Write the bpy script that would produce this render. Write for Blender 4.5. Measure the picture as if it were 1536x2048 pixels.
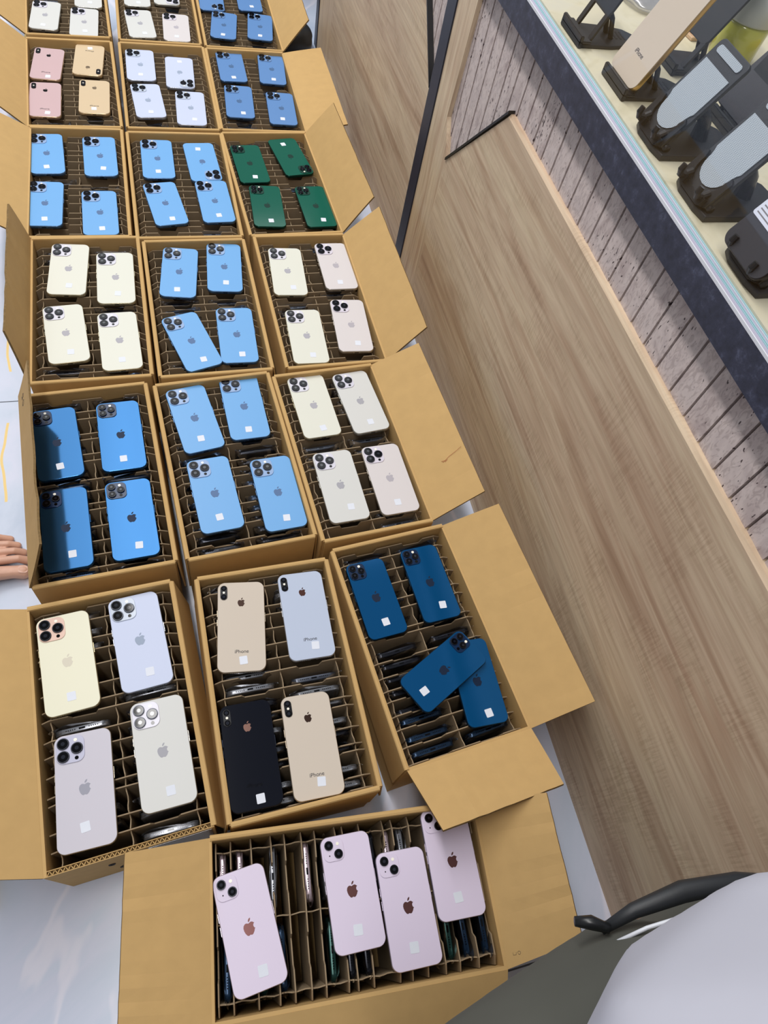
import bpy, bmesh, math, random
from mathutils import Vector, Matrix
random.seed(7)
S = bpy.context.scene
for o in list(bpy.data.objects): bpy.data.objects.remove(o)
PI = math.pi
# ------------------------------------------------------------------ camera
cam = bpy.data.cameras.new('camera'); co = bpy.data.objects.new('camera', cam); S.collection.objects.link(co)
co.matrix_world = Matrix(((0.95988411, 0.11108317, -0.25745489, 0.0), (-0.22617927, 0.84942652, -0.47677827, 0.0),
                          (0.16572697, 0.51588284, 0.84047574, 1.2554), (0, 0, 0, 1)))
cam.sensor_fit = 'HORIZONTAL'; cam.sensor_width = 36; cam.lens = 1365.14 / 1536 * 36; cam.clip_start = 0.02
S.camera = co
# ------------------------------------------------------------------ light
W = bpy.data.worlds.new('world'); S.world = W; W.use_nodes = True
bg = W.node_tree.nodes['Background']; bg.inputs[0].default_value = (0.90, 0.94, 1.0, 1); bg.inputs[1].default_value = 0.27
def area(name, loc, sx, sy, power, col=(1, 1, 1), rot=(0, 0, 0)):
    l = bpy.data.lights.new(name, 'AREA'); l.shape = 'RECTANGLE'; l.size = sx; l.size_y = sy; l.energy = power; l.color = col
    o = bpy.data.objects.new(name, l); S.collection.objects.link(o); o.location = loc; o.rotation_euler = rot
    return o
area('ceiling_panel_light', (-0.3, 3.6, 3.0), 3.0, 3.4, 62, (0.95, 0.98, 1.0))
area('ceiling_strip_light', (-0.34, 1.5, 3.0), 0.22, 4.4, 72, (1.0, 0.98, 0.96))
S.view_settings.view_transform = 'Standard'; S.view_settings.look = 'None'; S.view_settings.gamma = 1
S.view_settings.use_curve_mapping = False; S.view_settings.exposure = 0.2

# ------------------------------------------------------------------ materials
def lin(c):
    return tuple(((v / 255) / 12.92 if v <= 10 else (((v / 255) + 0.055) / 1.055) ** 2.4) for v in c) + (1,)
def mat(name, rgb, rough=0.5, metal=0.0, coat=0.0, spec=0.5, vary=0.0, scale=40, bump=0.0, stretch=(1, 1, 1), alpha=None):
    m = bpy.data.materials.new(name); m.use_nodes = True; nt = m.node_tree; b = nt.nodes['Principled BSDF']
    c = lin(rgb); b.inputs['Base Color'].default_value = c; b.inputs['Roughness'].default_value = rough
    b.inputs['Metallic'].default_value = metal; b.inputs['Coat Weight'].default_value = coat; b.inputs['Coat Roughness'].default_value = 0.05
    b.inputs['Specular IOR Level'].default_value = spec
    if vary or bump:
        tc = nt.nodes.new('ShaderNodeTexCoord'); mp = nt.nodes.new('ShaderNodeMapping'); mp.inputs['Scale'].default_value = stretch
        n = nt.nodes.new('ShaderNodeTexNoise'); n.inputs['Scale'].default_value = scale; n.inputs['Detail'].default_value = 5
        nt.links.new(tc.outputs['Object'], mp.inputs[0]); nt.links.new(mp.outputs[0], n.inputs['Vector'])
        if vary:
            r = nt.nodes.new('ShaderNodeValToRGB'); r.color_ramp.elements[0].position = 0.3; r.color_ramp.elements[1].position = 0.7
            r.color_ramp.elements[0].color = tuple(v * (1 - vary) for v in c[:3]) + (1,)
            r.color_ramp.elements[1].color = tuple(min(1, v * (1 + vary)) for v in c[:3]) + (1,)
            nt.links.new(n.outputs['Fac'], r.inputs[0]); nt.links.new(r.outputs[0], b.inputs['Base Color'])
        if bump:
            bp = nt.nodes.new('ShaderNodeBump'); bp.inputs['Strength'].default_value = bump; bp.inputs['Distance'].default_value = 0.002
            nt.links.new(n.outputs['Fac'], bp.inputs['Height']); nt.links.new(bp.outputs[0], b.inputs['Normal'])
    return m
M = {}
M['card'] = mat('cardboard', (190, 156, 104), 0.8, vary=0.03, scale=45, bump=0.04, spec=0.2)
M['card_out'] = mat('cardboard_outer', (198, 172, 130), 0.8, vary=0.05, scale=30, spec=0.2)
M['flute'] = mat('cardboard_flute', (120, 98, 66), 0.9, vary=0.2, scale=200, spec=0.1)
M['divider'] = mat('divider_board', (146, 127, 102), 0.8, vary=0.06, scale=40, spec=0.2)
M['black'] = mat('black_plastic', (22, 23, 25), 0.32, vary=0.1, scale=60)
M['blackm'] = mat('matte_black_plastic', (34, 36, 39), 0.5, bump=0.05, scale=400)
M['lens'] = mat('lens_glass', (4, 4, 7), 0.06, spec=.25)
M['ring'] = mat('lens_ring', (52, 54, 60), 0.25, metal=0.9)
M['flash'] = mat('flash_glass', (245, 240, 225), 0.2)
M['sticker'] = mat('label_paper', (214, 218, 228), 0.6, vary=0.02)
M['ink'] = mat('ink', (40, 38, 44), 0.7)
M['redink'] = mat('red_ink', (160, 60, 30), 0.7)
M['greyink'] = mat('grey_print', (120, 116, 118), 0.6)
M['skin'] = mat('skin', (205, 160, 138), 0.5, vary=0.08, scale=30, bump=0.15)
M['nail'] = mat('nail', (222, 184, 168), 0.3)

def plastic_bag(name, tr, rough, col=(1, 1, 1), fres=0.5):
    m = bpy.data.materials.new(name); m.use_nodes = True; nt = m.node_tree; nt.nodes.clear()
    o = nt.nodes.new('ShaderNodeOutputMaterial'); mx = nt.nodes.new('ShaderNodeMixShader'); t = nt.nodes.new('ShaderNodeBsdfTransparent')
    g = nt.nodes.new('ShaderNodeBsdfGlossy'); g.inputs['Roughness'].default_value = rough; g.inputs['Color'].default_value = (*col, 1)
    t.inputs[0].default_value = (0.97, 0.97, 0.98, 1)
    lw = nt.nodes.new('ShaderNodeLayerWeight'); lw.inputs[0].default_value = 0.35
    ma = nt.nodes.new('ShaderNodeMath'); ma.operation = 'MULTIPLY_ADD'; ma.inputs[1].default_value = fres; ma.inputs[2].default_value = tr
    nt.links.new(lw.outputs['Fresnel'], ma.inputs[0]); nt.links.new(ma.outputs[0], mx.inputs[0])
    nt.links.new(t.outputs[0], mx.inputs[1]); nt.links.new(g.outputs[0], mx.inputs[2]); nt.links.new(mx.outputs[0], o.inputs[0])
    return m
M['bag'] = plastic_bag('clear_plastic', 0.2, 0.12)
M['glass'] = plastic_bag('case_glass', 0.012, 0.02, fres=0.015)

def node_mat(name):
    m = bpy.data.materials.new(name); m.use_nodes = True; nt = m.node_tree
    return m, nt, nt.nodes['Principled BSDF'], nt.nodes.new('ShaderNodeTexCoord')
def noise(nt, vec, scale, stretch=(1, 1, 1), detail=4, dist=0.0, rough=0.5, rot=(0, 0, 0)):
    mp = nt.nodes.new('ShaderNodeMapping'); mp.inputs['Scale'].default_value = stretch; mp.inputs['Rotation'].default_value = rot
    n = nt.nodes.new('ShaderNodeTexNoise'); n.inputs['Scale'].default_value = scale; n.inputs['Detail'].default_value = detail
    n.inputs['Distortion'].default_value = dist; n.inputs['Roughness'].default_value = rough
    nt.links.new(vec, mp.inputs[0]); nt.links.new(mp.outputs[0], n.inputs['Vector']); return n.outputs['Fac']
def ramp(nt, fac, stops):
    r = nt.nodes.new('ShaderNodeValToRGB'); e = r.color_ramp.elements
    while len(e) < len(stops): e.new(0.5)
    for k, (p, c) in enumerate(stops): e[k].position = p; e[k].color = lin(c) if len(c) == 3 else c
    nt.links.new(fac, r.inputs[0]); return r.outputs[0]
def mix(nt, a, b, fac, mode='MIX'):
    x = nt.nodes.new('ShaderNodeMix'); x.data_type = 'RGBA'; x.blend_type = mode
    if isinstance(fac, float): x.inputs['Factor'].default_value = fac
    else: nt.links.new(fac, x.inputs['Factor'])
    nt.links.new(a, x.inputs[6])
    if isinstance(b, tuple): x.inputs[7].default_value = b
    else: nt.links.new(b, x.inputs[7])
    return x.outputs[2]
def math_(nt, op, a, b=None):
    m = nt.nodes.new('ShaderNodeMath'); m.operation = op
    for i, v in enumerate((a, b)):
        if v is None: continue
        if isinstance(v, (int, float)): m.inputs[i].default_value = v
        else: nt.links.new(v, m.inputs[i])
    return m.outputs[0]
def wood(name, dark=1.0, axis='y', cross=True):
    m, nt, b, tc = node_mat(name); v = tc.outputs['Object']
    st = (6, 0.55, 9) if axis == 'y' else (9, 9, 0.7)
    n1 = noise(nt, v, 2.2, st, 5, 0.6, 0.55)
    c = ramp(nt, n1, [(0.28, (176, 148, 122)), (0.40, (202, 178, 152)), (0.47, (218, 199, 172)), (0.53, (206, 184, 158)), (0.60, (220, 202, 174)), (0.68, (200, 174, 148)), (0.8, (188, 162, 138))])
    n2 = noise(nt, v, 9, st, 6, 0.3, 0.6)
    g = ramp(nt, n2, [(0.3, (226, 222, 218)), (0.6, (255, 255, 255))])
    c = mix(nt, c, g, 0.75, 'MULTIPLY')
    n3 = noise(nt, v, 1.2, (2, 0.5, 3), 3, 0.4)
    t = ramp(nt, n3, [(0.35, (232, 218, 214)), (0.5, (255, 252, 248)), (0.65, (244, 228, 200))])
    c = mix(nt, c, t, 0.6, 'MULTIPLY')
    if cross:   # short saw marks running across the grain
        n4 = noise(nt, v, 18, (1, 14, 1.2) if axis == 'y' else (1, 1.2, 14), 3, 0.5)
        gate = ramp(nt, noise(nt, v, 7, (1, 1, 3), 2), [(0.48, (0, 0, 0)), (0.6, (255, 255, 255))])
        s = ramp(nt, n4, [(0.42, (196, 184, 172)), (0.56, (255, 255, 255))])
        c = mix(nt, c, s, math_(nt, 'MULTIPLY', gate, 0.28), 'MULTIPLY')
    nt.links.new(c, b.inputs['Base Color']); b.inputs['Roughness'].default_value = 0.5; b.inputs['Specular IOR Level'].default_value = 0.35
    return m
M['wood'] = wood('oak_laminate'); M['woodv'] = wood('oak_laminate_upright', axis='z', cross=False)
def stone():
    m, nt, b, tc = node_mat('pitted_slat'); v = tc.outputs['Object']
    c = ramp(nt, noise(nt, v, 14, (1, 1.6, 1), 5, 1.2), [(0.3, (176, 160, 158)), (0.5, (206, 192, 188)), (0.7, (190, 176, 174))])
    w = ramp(nt, noise(nt, v, 45, (1, 2.4, 1), 3, 2.5), [(0.40, (170, 160, 160)), (0.5, (255, 255, 255))])
    c = mix(nt, c, w, 0.35, 'MULTIPLY')
    vo = nt.nodes.new('ShaderNodeTexNoise'); mp = nt.nodes.new('ShaderNodeMapping'); mp.inputs['Scale'].default_value = (1, 2.2, 0.9)
    vo.inputs['Scale'].default_value = 120; vo.inputs['Detail'].default_value = 1
    nt.links.new(v, mp.inputs[0]); nt.links.new(mp.outputs[0], vo.inputs['Vector'])
    big = noise(nt, v, 9, (1, 1, 1), 2)
    s = math_(nt, 'ADD', vo.outputs['Fac'], math_(nt, 'MULTIPLY', big, 0.35))
    pit = ramp(nt, s, [(0.885, (0, 0, 0)), (0.91, (255, 255, 255))])
    c = mix(nt, c, lin((74, 60, 62)), pit)
    nt.links.new(c, b.inputs['Base Color']); b.inputs['Roughness'].default_value = 0.65
    return m
M['stone'] = stone()
def fascia():
    m, nt, b, tc = node_mat('speckled_charcoal'); v = tc.outputs['Object']
    c = ramp(nt, noise(nt, v, 60, (1, 1, 1), 8, 0, 0.75), [(0.3, (32, 33, 46)), (0.55, (52, 54, 72)), (0.72, (86, 90, 112))])
    nt.links.new(c, b.inputs['Base Color']); b.inputs['Roughness'].default_value = 0.45
    return m
M['fascia'] = fascia()
def cream():
    m, nt, b, tc = node_mat('cream_laminate'); v = tc.outputs['Object']
    c = ramp(nt, noise(nt, v, 12, (1, 1, 1), 8, 1.0, 0.6), [(0.3, (200, 190, 156)), (0.5, (218, 210, 180)), (0.75, (208, 202, 182))])
    nt.links.new(c, b.inputs['Base Color']); b.inputs['Roughness'].default_value = 0.4
    return m
M['cream'] = cream()
M['alu_white'] = mat('white_aluminium', (220, 222, 228), 0.4, vary=0.02)
M['alu_lilac'] = mat('lilac_grey_aluminium', (178, 172, 190), 0.4, vary=0.02)
M['alu_cyan'] = mat('pale_cyan_glass_edge', (160, 198, 204), 0.3, vary=0.02)
M['slat_shade'] = mat('brown_slat_shade', (170, 128, 100), 0.6, vary=0.15)  # unused; brown of the fascia's shadow on the slats as a colour
M['navy'] = mat('dark_navy_strip', (36, 42, 58), 0.4, vary=0.1, scale=80)
def floor_mat():
    m, nt, b, tc = node_mat('polished_marble_tile'); v = tc.outputs['Object']
    c = ramp(nt, noise(nt, v, 2.2, (1, 1, 1), 6, 1.5, 0.55), [(0.28, (166, 180, 202)), (0.45, (190, 200, 218)), (0.6, (202, 206, 224)), (0.75, (186, 204, 220))])
    vein = noise(nt, v, 1.6, (1, 0.45, 1), 4, 2.2)
    vm = ramp(nt, math_(nt, 'ABSOLUTE', math_(nt, 'SUBTRACT', vein, 0.5)), [(0.006, (255, 255, 255)), (0.022, (0, 0, 0))])
    c = mix(nt, c, lin((222, 220, 232)), math_(nt, 'MULTIPLY', vm, 0.7))
    sp = nt.nodes.new('ShaderNodeSeparateXYZ'); nt.links.new(v, sp.inputs[0]); X, Y = sp.outputs[0], sp.outputs[1]
    # tile joints
    for co_, off, per in ((X, 0.75, 1.5), (Y, 0.147, 1.24)):
        f = math_(nt, 'ABSOLUTE', math_(nt, 'SUBTRACT', math_(nt, 'FRACT', math_(nt, 'DIVIDE', math_(nt, 'ADD', co_, per * 9 + off), per)), 0.5))
        j = math_(nt, 'GREATER_THAN', f, 0.4989)
        c = mix(nt, c, lin((70, 74, 86)), j)
    # broken gold line along the left of the row of boxes
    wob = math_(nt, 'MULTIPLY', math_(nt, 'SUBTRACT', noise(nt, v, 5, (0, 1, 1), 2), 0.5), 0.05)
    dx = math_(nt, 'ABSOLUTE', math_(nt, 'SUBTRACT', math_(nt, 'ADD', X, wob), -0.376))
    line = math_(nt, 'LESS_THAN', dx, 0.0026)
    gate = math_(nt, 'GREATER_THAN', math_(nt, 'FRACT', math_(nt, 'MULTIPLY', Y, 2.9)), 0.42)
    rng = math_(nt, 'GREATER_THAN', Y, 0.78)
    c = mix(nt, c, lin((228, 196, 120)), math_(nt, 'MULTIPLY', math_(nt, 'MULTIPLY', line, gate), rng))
    nt.links.new(c, b.inputs['Base Color']); b.inputs['Roughness'].default_value = 0.22
    return m
M['floor'] = floor_mat()
def mesh_pad():
    m, nt, b, tc = node_mat('grey_woven_pad'); v = tc.outputs['Object']
    ck = nt.nodes.new('ShaderNodeTexChecker'); ck.inputs['Scale'].default_value = 700
    ck.inputs[1].default_value = lin((178, 187, 192)); ck.inputs[2].default_value = lin((140, 150, 156))
    nt.links.new(v, ck.inputs[0]); nt.links.new(ck.outputs[0], b.inputs['Base Color']); b.inputs['Roughness'].default_value = 0.7
    return m
M['pad'] = mesh_pad()
M['trouser'] = mat('olive_grey_twill', (80, 80, 73), 0.9, vary=0.06, scale=12, bump=0.1)
M['shirt'] = mat('white_cotton', (186, 186, 197), 0.9, vary=0.03, scale=10, bump=0.1)
M['hair'] = mat('dark_hair', (24, 20, 20), 0.6, vary=0.2)
M['kraft'] = mat('kraft_envelope', (205, 150, 92), 0.7, vary=0.12, scale=20, stretch=(1, 6, 1))
M['pale_ply'] = mat('pale_brown_paper', (200, 168, 130), 0.7, vary=0.12, scale=20, stretch=(1, 6, 1))
M['liquid'] = mat('yellow_green_gel', (196, 196, 70), 0.15, vary=0.05, coat=0.5)
M['capgrey'] = mat('pale_grey_cap', (196, 202, 200), 0.4, vary=0.03)
M['yellow'] = mat('yellow_plastic', (245, 205, 60), 0.4, vary=0.05)
M['poly'] = plastic_bag('milky_plastic', 0.35, 0.25)

# ------------------------------------------------------------------ mesh helpers
COL = S.collection
def obj(name, bm, m, parent=None, smooth=False, loc=None, rot=None):
    me = bpy.data.meshes.new(name); bmesh.ops.recalc_face_normals(bm, faces=bm.faces); bm.to_mesh(me); bm.free()
    for x in (m if isinstance(m, (list, tuple)) else [m]): me.materials.append(x)
    if smooth:
        for p in me.polygons: p.use_smooth = True
    return link(name, me, parent, loc, rot)
def link(name, me, parent=None, loc=None, rot=None):
    o = bpy.data.objects.new(name, me); COL.objects.link(o)
    if parent: o.parent = parent
    if loc: o.location = loc
    if rot: o.rotation_euler = rot
    return o
def tag(o, label=None, cat=None, group=None, kind=None):
    if label: o['label'] = label
    if cat: o['category'] = cat
    if group: o['group'] = group
    if kind: o['kind'] = kind
    return o
def thing(name, label, cat, loc=(0, 0, 0), rz=0, group=None):
    o = bpy.data.objects.new(name, None); COL.objects.link(o); o.empty_display_size = 0.02
    o.location = loc; o.rotation_euler = (0, 0, rz); return tag(o, label, cat, group)
def dup(root):
    r = root.copy(); COL.objects.link(r)
    def rec(a, b):
        for ch in a.children:
            c = ch.copy(); COL.objects.link(c); c.parent = b; rec(ch, c)
    rec(root, r); return r
def bx(bm, x0, x1, y0, y1, z0, z1, mi=0, T=None):
    vs = [bm.verts.new(v) for v in ((x0, y0, z0), (x1, y0, z0), (x1, y1, z0), (x0, y1, z0), (x0, y0, z1), (x1, y0, z1), (x1, y1, z1), (x0, y1, z1))]
    if T is not None:
        for v in vs: v.co = T @ v.co
    for f in ((0, 1, 2, 3), (4, 5, 6, 7), (0, 1, 5, 4), (1, 2, 6, 5), (2, 3, 7, 6), (3, 0, 4, 7)):
        bm.faces.new([vs[i] for i in f]).material_index = mi
    return bm
def loft(bm, rings, cap=True, mi=0, T=None):
    R_ = []
    for r in rings:
        R_.append([bm.verts.new((T @ Vector(p)) if T is not None else p) for p in r])
    n = len(R_[0])
    for a, b in zip(R_, R_[1:]):
        for i in range(n): bm.faces.new((a[i], a[(i + 1) % n], b[(i + 1) % n], b[i])).material_index = mi
    if cap:
        bm.faces.new(R_[0][::-1]).material_index = mi; bm.faces.new(R_[-1]).material_index = mi
    return bm
def rrect(w, h, r, n=6, cx=0, cy=0):
    out = []
    for k, (sx, sy) in enumerate(((1, 1), (-1, 1), (-1, -1), (1, -1))):
        for i in range(n + 1):
            a = (k + i / n) * PI / 2
            out.append((cx + sx * (w / 2 - r) + r * math.cos(a), cy + sy * (h / 2 - r) + r * math.sin(a)))
    return out
def slab(bm, pts, z0, z1, e=0.0, mi=0, T=None, shrink=None):
    """prism of outline pts with edge rounding e (pts star-shaped about their centre)"""
    cx = sum(p[0] for p in pts) / len(pts); cy = sum(p[1] for p in pts) / len(pts)
    def ins(d):
        out = []
        for x, y in pts:
            l = math.hypot(x - cx, y - cy) or 1; out.append((x - (x - cx) / l * d, y - (y - cy) / l * d))
        return out
    prof = [(z0, 0), (z1, 0)] if not e else [(z0, e), (z0 + e * .35, e * .3), (z0 + e, 0), (z1 - e, 0), (z1 - e * .35, e * .3), (z1, e)]
    return loft(bm, [[(x, y, z) for x, y in ins(d)] for z, d in prof], mi=mi, T=T)
def disc(bm, cx, cy, r, z0, z1, n=20, mi=0, T=None, e=0.0):
    prof = [(z0, r), (z1 - e, r), (z1, r - e)] if e else [(z0, r), (z1, r)]
    return loft(bm, [[(cx + q * math.cos(2 * PI * i / n), cy + q * math.sin(2 * PI * i / n), z) for i in range(n)] for z, q in prof], mi=mi, T=T)
def tube(bm, pts, r, n=8, mi=0):
    P_ = [Vector(p) for p in pts]; rings = []
    for i, p in enumerate(P_):
        d = (P_[min(i + 1, len(P_) - 1)] - P_[max(i - 1, 0)]).normalized(); u = d.orthogonal().normalized()
        if i and abs(u.dot(pu)) < 0.99: u = (pu - d * pu.dot(d)).normalized()
        pu = u; w = d.cross(u); rr = r[i] if isinstance(r, (list, tuple)) else r
        rings.append([p + (u * math.cos(2 * PI * k / n) + w * math.sin(2 * PI * k / n)) * rr for k in range(n)])
    return loft(bm, rings, mi=mi)
def flatpoly(bm, pts, z0, z1, mi=0, T=None):
    lo = [bm.verts.new((T @ Vector((x, y, z0))) if T is not None else (x, y, z0)) for x, y in pts]
    hi = [bm.verts.new((T @ Vector((x, y, z1))) if T is not None else (x, y, z1)) for x, y in pts]
    n = len(pts); bm.faces.new(lo[::-1]).material_index = mi; bm.faces.new(hi).material_index = mi
    for i in range(n): bm.faces.new((lo[i], lo[(i + 1) % n], hi[(i + 1) % n], hi[i])).material_index = mi
    return bm
_tc = {}
def text_mesh(s, size):
    if (s, size) not in _tc:
        c = bpy.data.curves.new('lettering', 'FONT'); c.body = s; c.size = size; c.align_x = 'CENTER'; c.align_y = 'CENTER'; c.extrude = 0.00008
        o = bpy.data.objects.new('lettering', c); COL.objects.link(o)
        dg = bpy.context.evaluated_depsgraph_get(); me = bpy.data.meshes.new_from_object(o.evaluated_get(dg)); bpy.data.objects.remove(o)
        _tc[(s, size)] = me
    return _tc[(s, size)].copy()

# ------------------------------------------------------------------ the setting
bm = bmesh.new(); bx(bm, -2.5, 2.5, -1.5, 5.5, -0.05, 0)
tag(obj('floor', bm, M['floor']), kind='structure')

# ------------------------------------------------------------------ display counters
XF = 0.588
def counter(y0, y1, first):
    lab = ('long wood-panelled display counter with pitted slats and charcoal edge beside the boxes' if first else
           'further wood-panelled counter unit beyond the dark upright strip at the top of the picture')
    t = thing('display_counter', lab, 'counter', (XF, y0, 0))
    L = y1 - y0; fw = 0.13 if first else 0.20
    ys, ye = (0.0, L - fw) if first else (0.0, L - fw)
    # lower wood panel, one upper corner cut at 45 degrees
    if first: pts = [(ys, 0), (ye, 0), (ye, 0.436), (ye - 0.213, 0.655), (ys, 0.655)]
    else: pts = [(0.0, 0), (ye, 0), (ye, 0.655), (0.165, 0.655), (0, 0.49)]
    bm = bmesh.new(); T = Matrix(((0, 0, 1, 0), (1, 0, 0, 0), (0, 1, 0, 0), (0, 0, 0, 1)))
    loft(bm, [[(x, y, 0.022) for x, y in pts], [(x, y, 0.004) for x, y in pts], [(x, y - (0.005 if y > .64 else 0), 0.0) for x, y in pts]], T=T)
    obj('wood_panel', bm, M['wood'], t)
    bm = bmesh.new(); fp = [(ye + .0015, 0), (L, 0), (L, .768), (ye + (.035 if first else .0015), .768), (ye + (.05 if first else .0015), .50), (ye + .0015, .435)]
    loft(bm, [[(x, y, 0.022) for x, y in fp], [(x, y, 0.001) for x, y in fp]], T=T); bx(bm, .0225, .5, ye + .06, L, 0, .767); obj('side_frame', bm, M['woodv'], t)
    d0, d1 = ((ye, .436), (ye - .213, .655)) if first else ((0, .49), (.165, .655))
    bm = bmesh.new(); flatpoly(bm, [d0, d1, (d1[0], d1[1] + .006), (d0[0], d0[1] + .006)], -.003, .0095, T=T); obj('gap_shadow_strip', bm, M['black'], t)  # added black strip in place of the shadowed gap along the diagonal
    # upright slats over a dark backing
    bm = bmesh.new(); y = 0.0; k = 0; off = 0.010
    gy = [1.213 + 6 * 0.0413 - 0.0413 * i for i in range(66)] if first else [y1 - 0.0413 * i for i in range(60)]
    edges = sorted(g - y0 for g in gy if y0 - 0.05 < g < y1 + 0.09)
    yS = L - .07 if first else ye
    for a, b in zip(edges, edges[1:]):
        a2, b2 = max(a + 0.0015, 0.001), min(b - 0.0015, yS - 0.001)
        if b2 - a2 > 0.004:
            loft(bm, [[(off, a2, z), (off + .001, b2, z), (off + 0.012, b2, z), (off + 0.012, a2, z)] for z in (0.40, 0.80)])
    obj('slat_cladding', bm, M['stone'], t)
    bm = bmesh.new(); bx(bm, off + 0.0125, off + 0.03, 0, yS, 0.02, 0.80); obj('backing_board', bm, M['black'], t)
    bm = bmesh.new(); bx(bm, -0.010, 0.03, 0, L, 0.764, 0.8085); obj('top_fascia', bm, M['fascia'], t)
    bm = bmesh.new(); bx(bm, 0.0, 0.7, 0, L, 0.8125, 0.816); obj('display_deck', bm, M['cream'], t, loc=(0.0067, 0, 0.0))
    # aluminium sill with grooves and the glass standing in it
    bm = bmesh.new()
    for x0, x1, z1, mi in ((-0.010, -0.0085, 0.8125, 0), (-0.0085, -0.0025, 0.8115, 1), (-0.0025, -0.0015, 0.8125, 2), (-0.0015, -0.0005, 0.8115, 0), (-0.0005, 0.0006, 0.8128, 2), (0.0006, 0.0035, 0.8115, 1), (0.0035, 0.0045, 0.8128, 0), (0.0045, 0.0065, 0.8135, 2)):
        bx(bm, x0, x1, 0, L, 0.8086, z1, mi)
    obj('glass_track', bm, [M['alu_white'], M['alu_lilac'], M['alu_cyan']], t)
    if first:
        bm = bmesh.new(); bx(bm, XF + 0.0007, XF + 0.0027, y0, y1, 0.8117, 1.20); tag(obj('glass_pane', bm, M['glass']), 'clear upright glass pane standing in the white track in front of the phone stands', 'glass')
    return t
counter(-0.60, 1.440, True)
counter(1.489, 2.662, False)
bm = bmesh.new(); bx(bm, 0.586, 1.0, 1.4405, 1.4885, 0, 0.80)
tag(obj('upright_divider', bm, M['navy']), 'dark navy upright strip between the two wood-panelled counter units', 'post')
bm = bmesh.new(); bx(bm, 0.586, 1.0, 2.6635, 2.70, 0, 0.80)
tag(obj('end_panel', bm, M['navy']), 'black end panel closing the far counter unit at the top of the picture', 'panel')
bm = bmesh.new(); bx(bm, 0.30, 1.3, 3.04, 3.5, 0, 0.5)
bmesh.ops.bevel(bm, geom=bm.edges[:], offset=0.01, segments=2, affect='EDGES')
tag(obj('dark_plinth', bm, M['black']), 'dark plinth standing on the pale floor beyond the boxes at the top edge', 'plinth')

# ------------------------------------------------------------------ boxes
BOX = {  # x, y, angle, width, length
'1L': (-0.1557, 0.3218, 0.0744, 0.2213, 0.39), '1M': (0.0961, 0.3296, 0.0246, 0.2231, 0.3899), '1R': (0.3457, 0.3588, 0.1077, 0.2191, 0.3916),
'0': (0.1455, -0.0007, -0.0836, 0.3912, 0.2141), '2L': (-0.1749, 0.7515, 0.0672, 0.2249, 0.4014), '2M': (0.0665, 0.7633, 0.0751, 0.225, 0.3937),
'2R': (0.2958, 0.7674, 0.0786, 0.2143, 0.396), '3L': (-0.1765, 1.1845, 0.014, 0.2223, 0.4164), '3M': (0.0593, 1.1776, 0.023, 0.2243, 0.4074),
'3R': (0.3085, 1.1877, 0.0306, 0.2192, 0.4173), '4L': (-0.1927, 1.6034, 0.005, 0.2156, 0.4147), '4M': (0.046, 1.5976, 0.0124, 0.2353, 0.4116),
'4R': (0.2877, 1.6095, 0.0533, 0.2268, 0.4161), '5L': (-0.2022, 2.0274, 0.0298, 0.2222, 0.4186), '5M': (0.0429, 2.0317, 0.0102, 0.2332, 0.4186),
'5R': (0.2801, 2.0322, 0.0042, 0.2288, 0.4111), '6L': (-0.215, 2.462, 0.03, 0.222, 0.405), '6M': (0.04, 2.458, 0.0, 0.228, 0.405), '6R': (0.282, 2.452, 0.0, 0.23, 0.405)}
FLAP = {  # side: (degrees above horizontal, inset at first corner, inset at second corner, length)
'1L': {'L': (28, 0.0, 0.024, .111), 'F': None}, '1R': {'R': (35, .012, 0, .111), 'F': (32, .014, .007, .111)},
'0': {'L': (22, .008, .018, .111), 'R': (39, .009, .022, .111), 'F': (-25, .012, .012, .105)},
'2L': {'L': (113, .010, .018, .108)}, '2R': {'R': (36, .011, .007, .11)}, '3L': {'L': (84, .029, .031, .107)}, '3R': {'R': (49, .009, .009, .111)},
'4L': {'L': (34, .006, .006, .111)}, '4R': {'R': (54, .010, .009, .111)}, '5L': {'L': (44, .006, .006, .111)}, '5R': {'R': (14, .01, .0, .115)},
'6L': {'L': (40, .006, .006, .111)}, '6R': {'R': (49, .01, .02, .11)}}
COLW = {'L': 'left', 'M': 'middle', 'R': 'right'}
ROWW = {'1': 'second row from front', '2': 'third row from front', '3': 'fourth row from front', '4': 'fifth row from front', '5': 'sixth row from front', '6': 'farthest row'}
CONT = {'1L': 'cream, gold and silver phones', '1M': 'dual-camera phones, one black', '1R': 'dark blue phones, two crossed', '0': 'four lilac phones', '2L': 'deep blue phones',
        '2M': 'four sky blue phones', '2R': 'four off-white phones', '3L': 'four cream white phones', '3M': 'four sky blue phones', '3R': 'four off-white phones',
        '4L': 'four sky blue phones', '4M': 'sky blue phones, one inverted', '4R': 'four dark green phones', '5L': 'gold phones with rose and tan reflections', '5M': 'four silver white phones',
        '5R': 'four dull blue phones', '6L': 'white phones', '6M': 'white phones', '6R': 'dull blue phones'}
def where(k): return 'nearest box lying crosswise' if k == '0' else '%s box, %s' % (COLW[k[1]], ROWW[k[0]])
ZR = 0.183; TH = 0.0045
def corr_edge(bm, a, b, th, z, mi=1):
    """zigzag flute along a cut edge from a to b (2D), width th, at height z"""
    a = Vector(a); b = Vector(b); d = (b - a); L = d.length; d.normalize(); n = Vector((-d.y, d.x)); p = 0.0065; k = int(L / p)
    for i in range(k):
        s0 = a + d * (i * p); s1 = a + d * ((i + .5) * p); s2 = a + d * ((i + 1) * p)
        for q0, q1, e0, e1 in ((s0, s1, -1, 1), (s1, s2, 1, -1)):
            A = q0 + n * e0 * th * .32; B = q1 + n * e1 * th * .32; w = d * 0.0006
            flatpoly(bm, [(A - w)[:], (A + w)[:], (B + w)[:], (B - w)[:]], z, z + 0.0006, mi)
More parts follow.
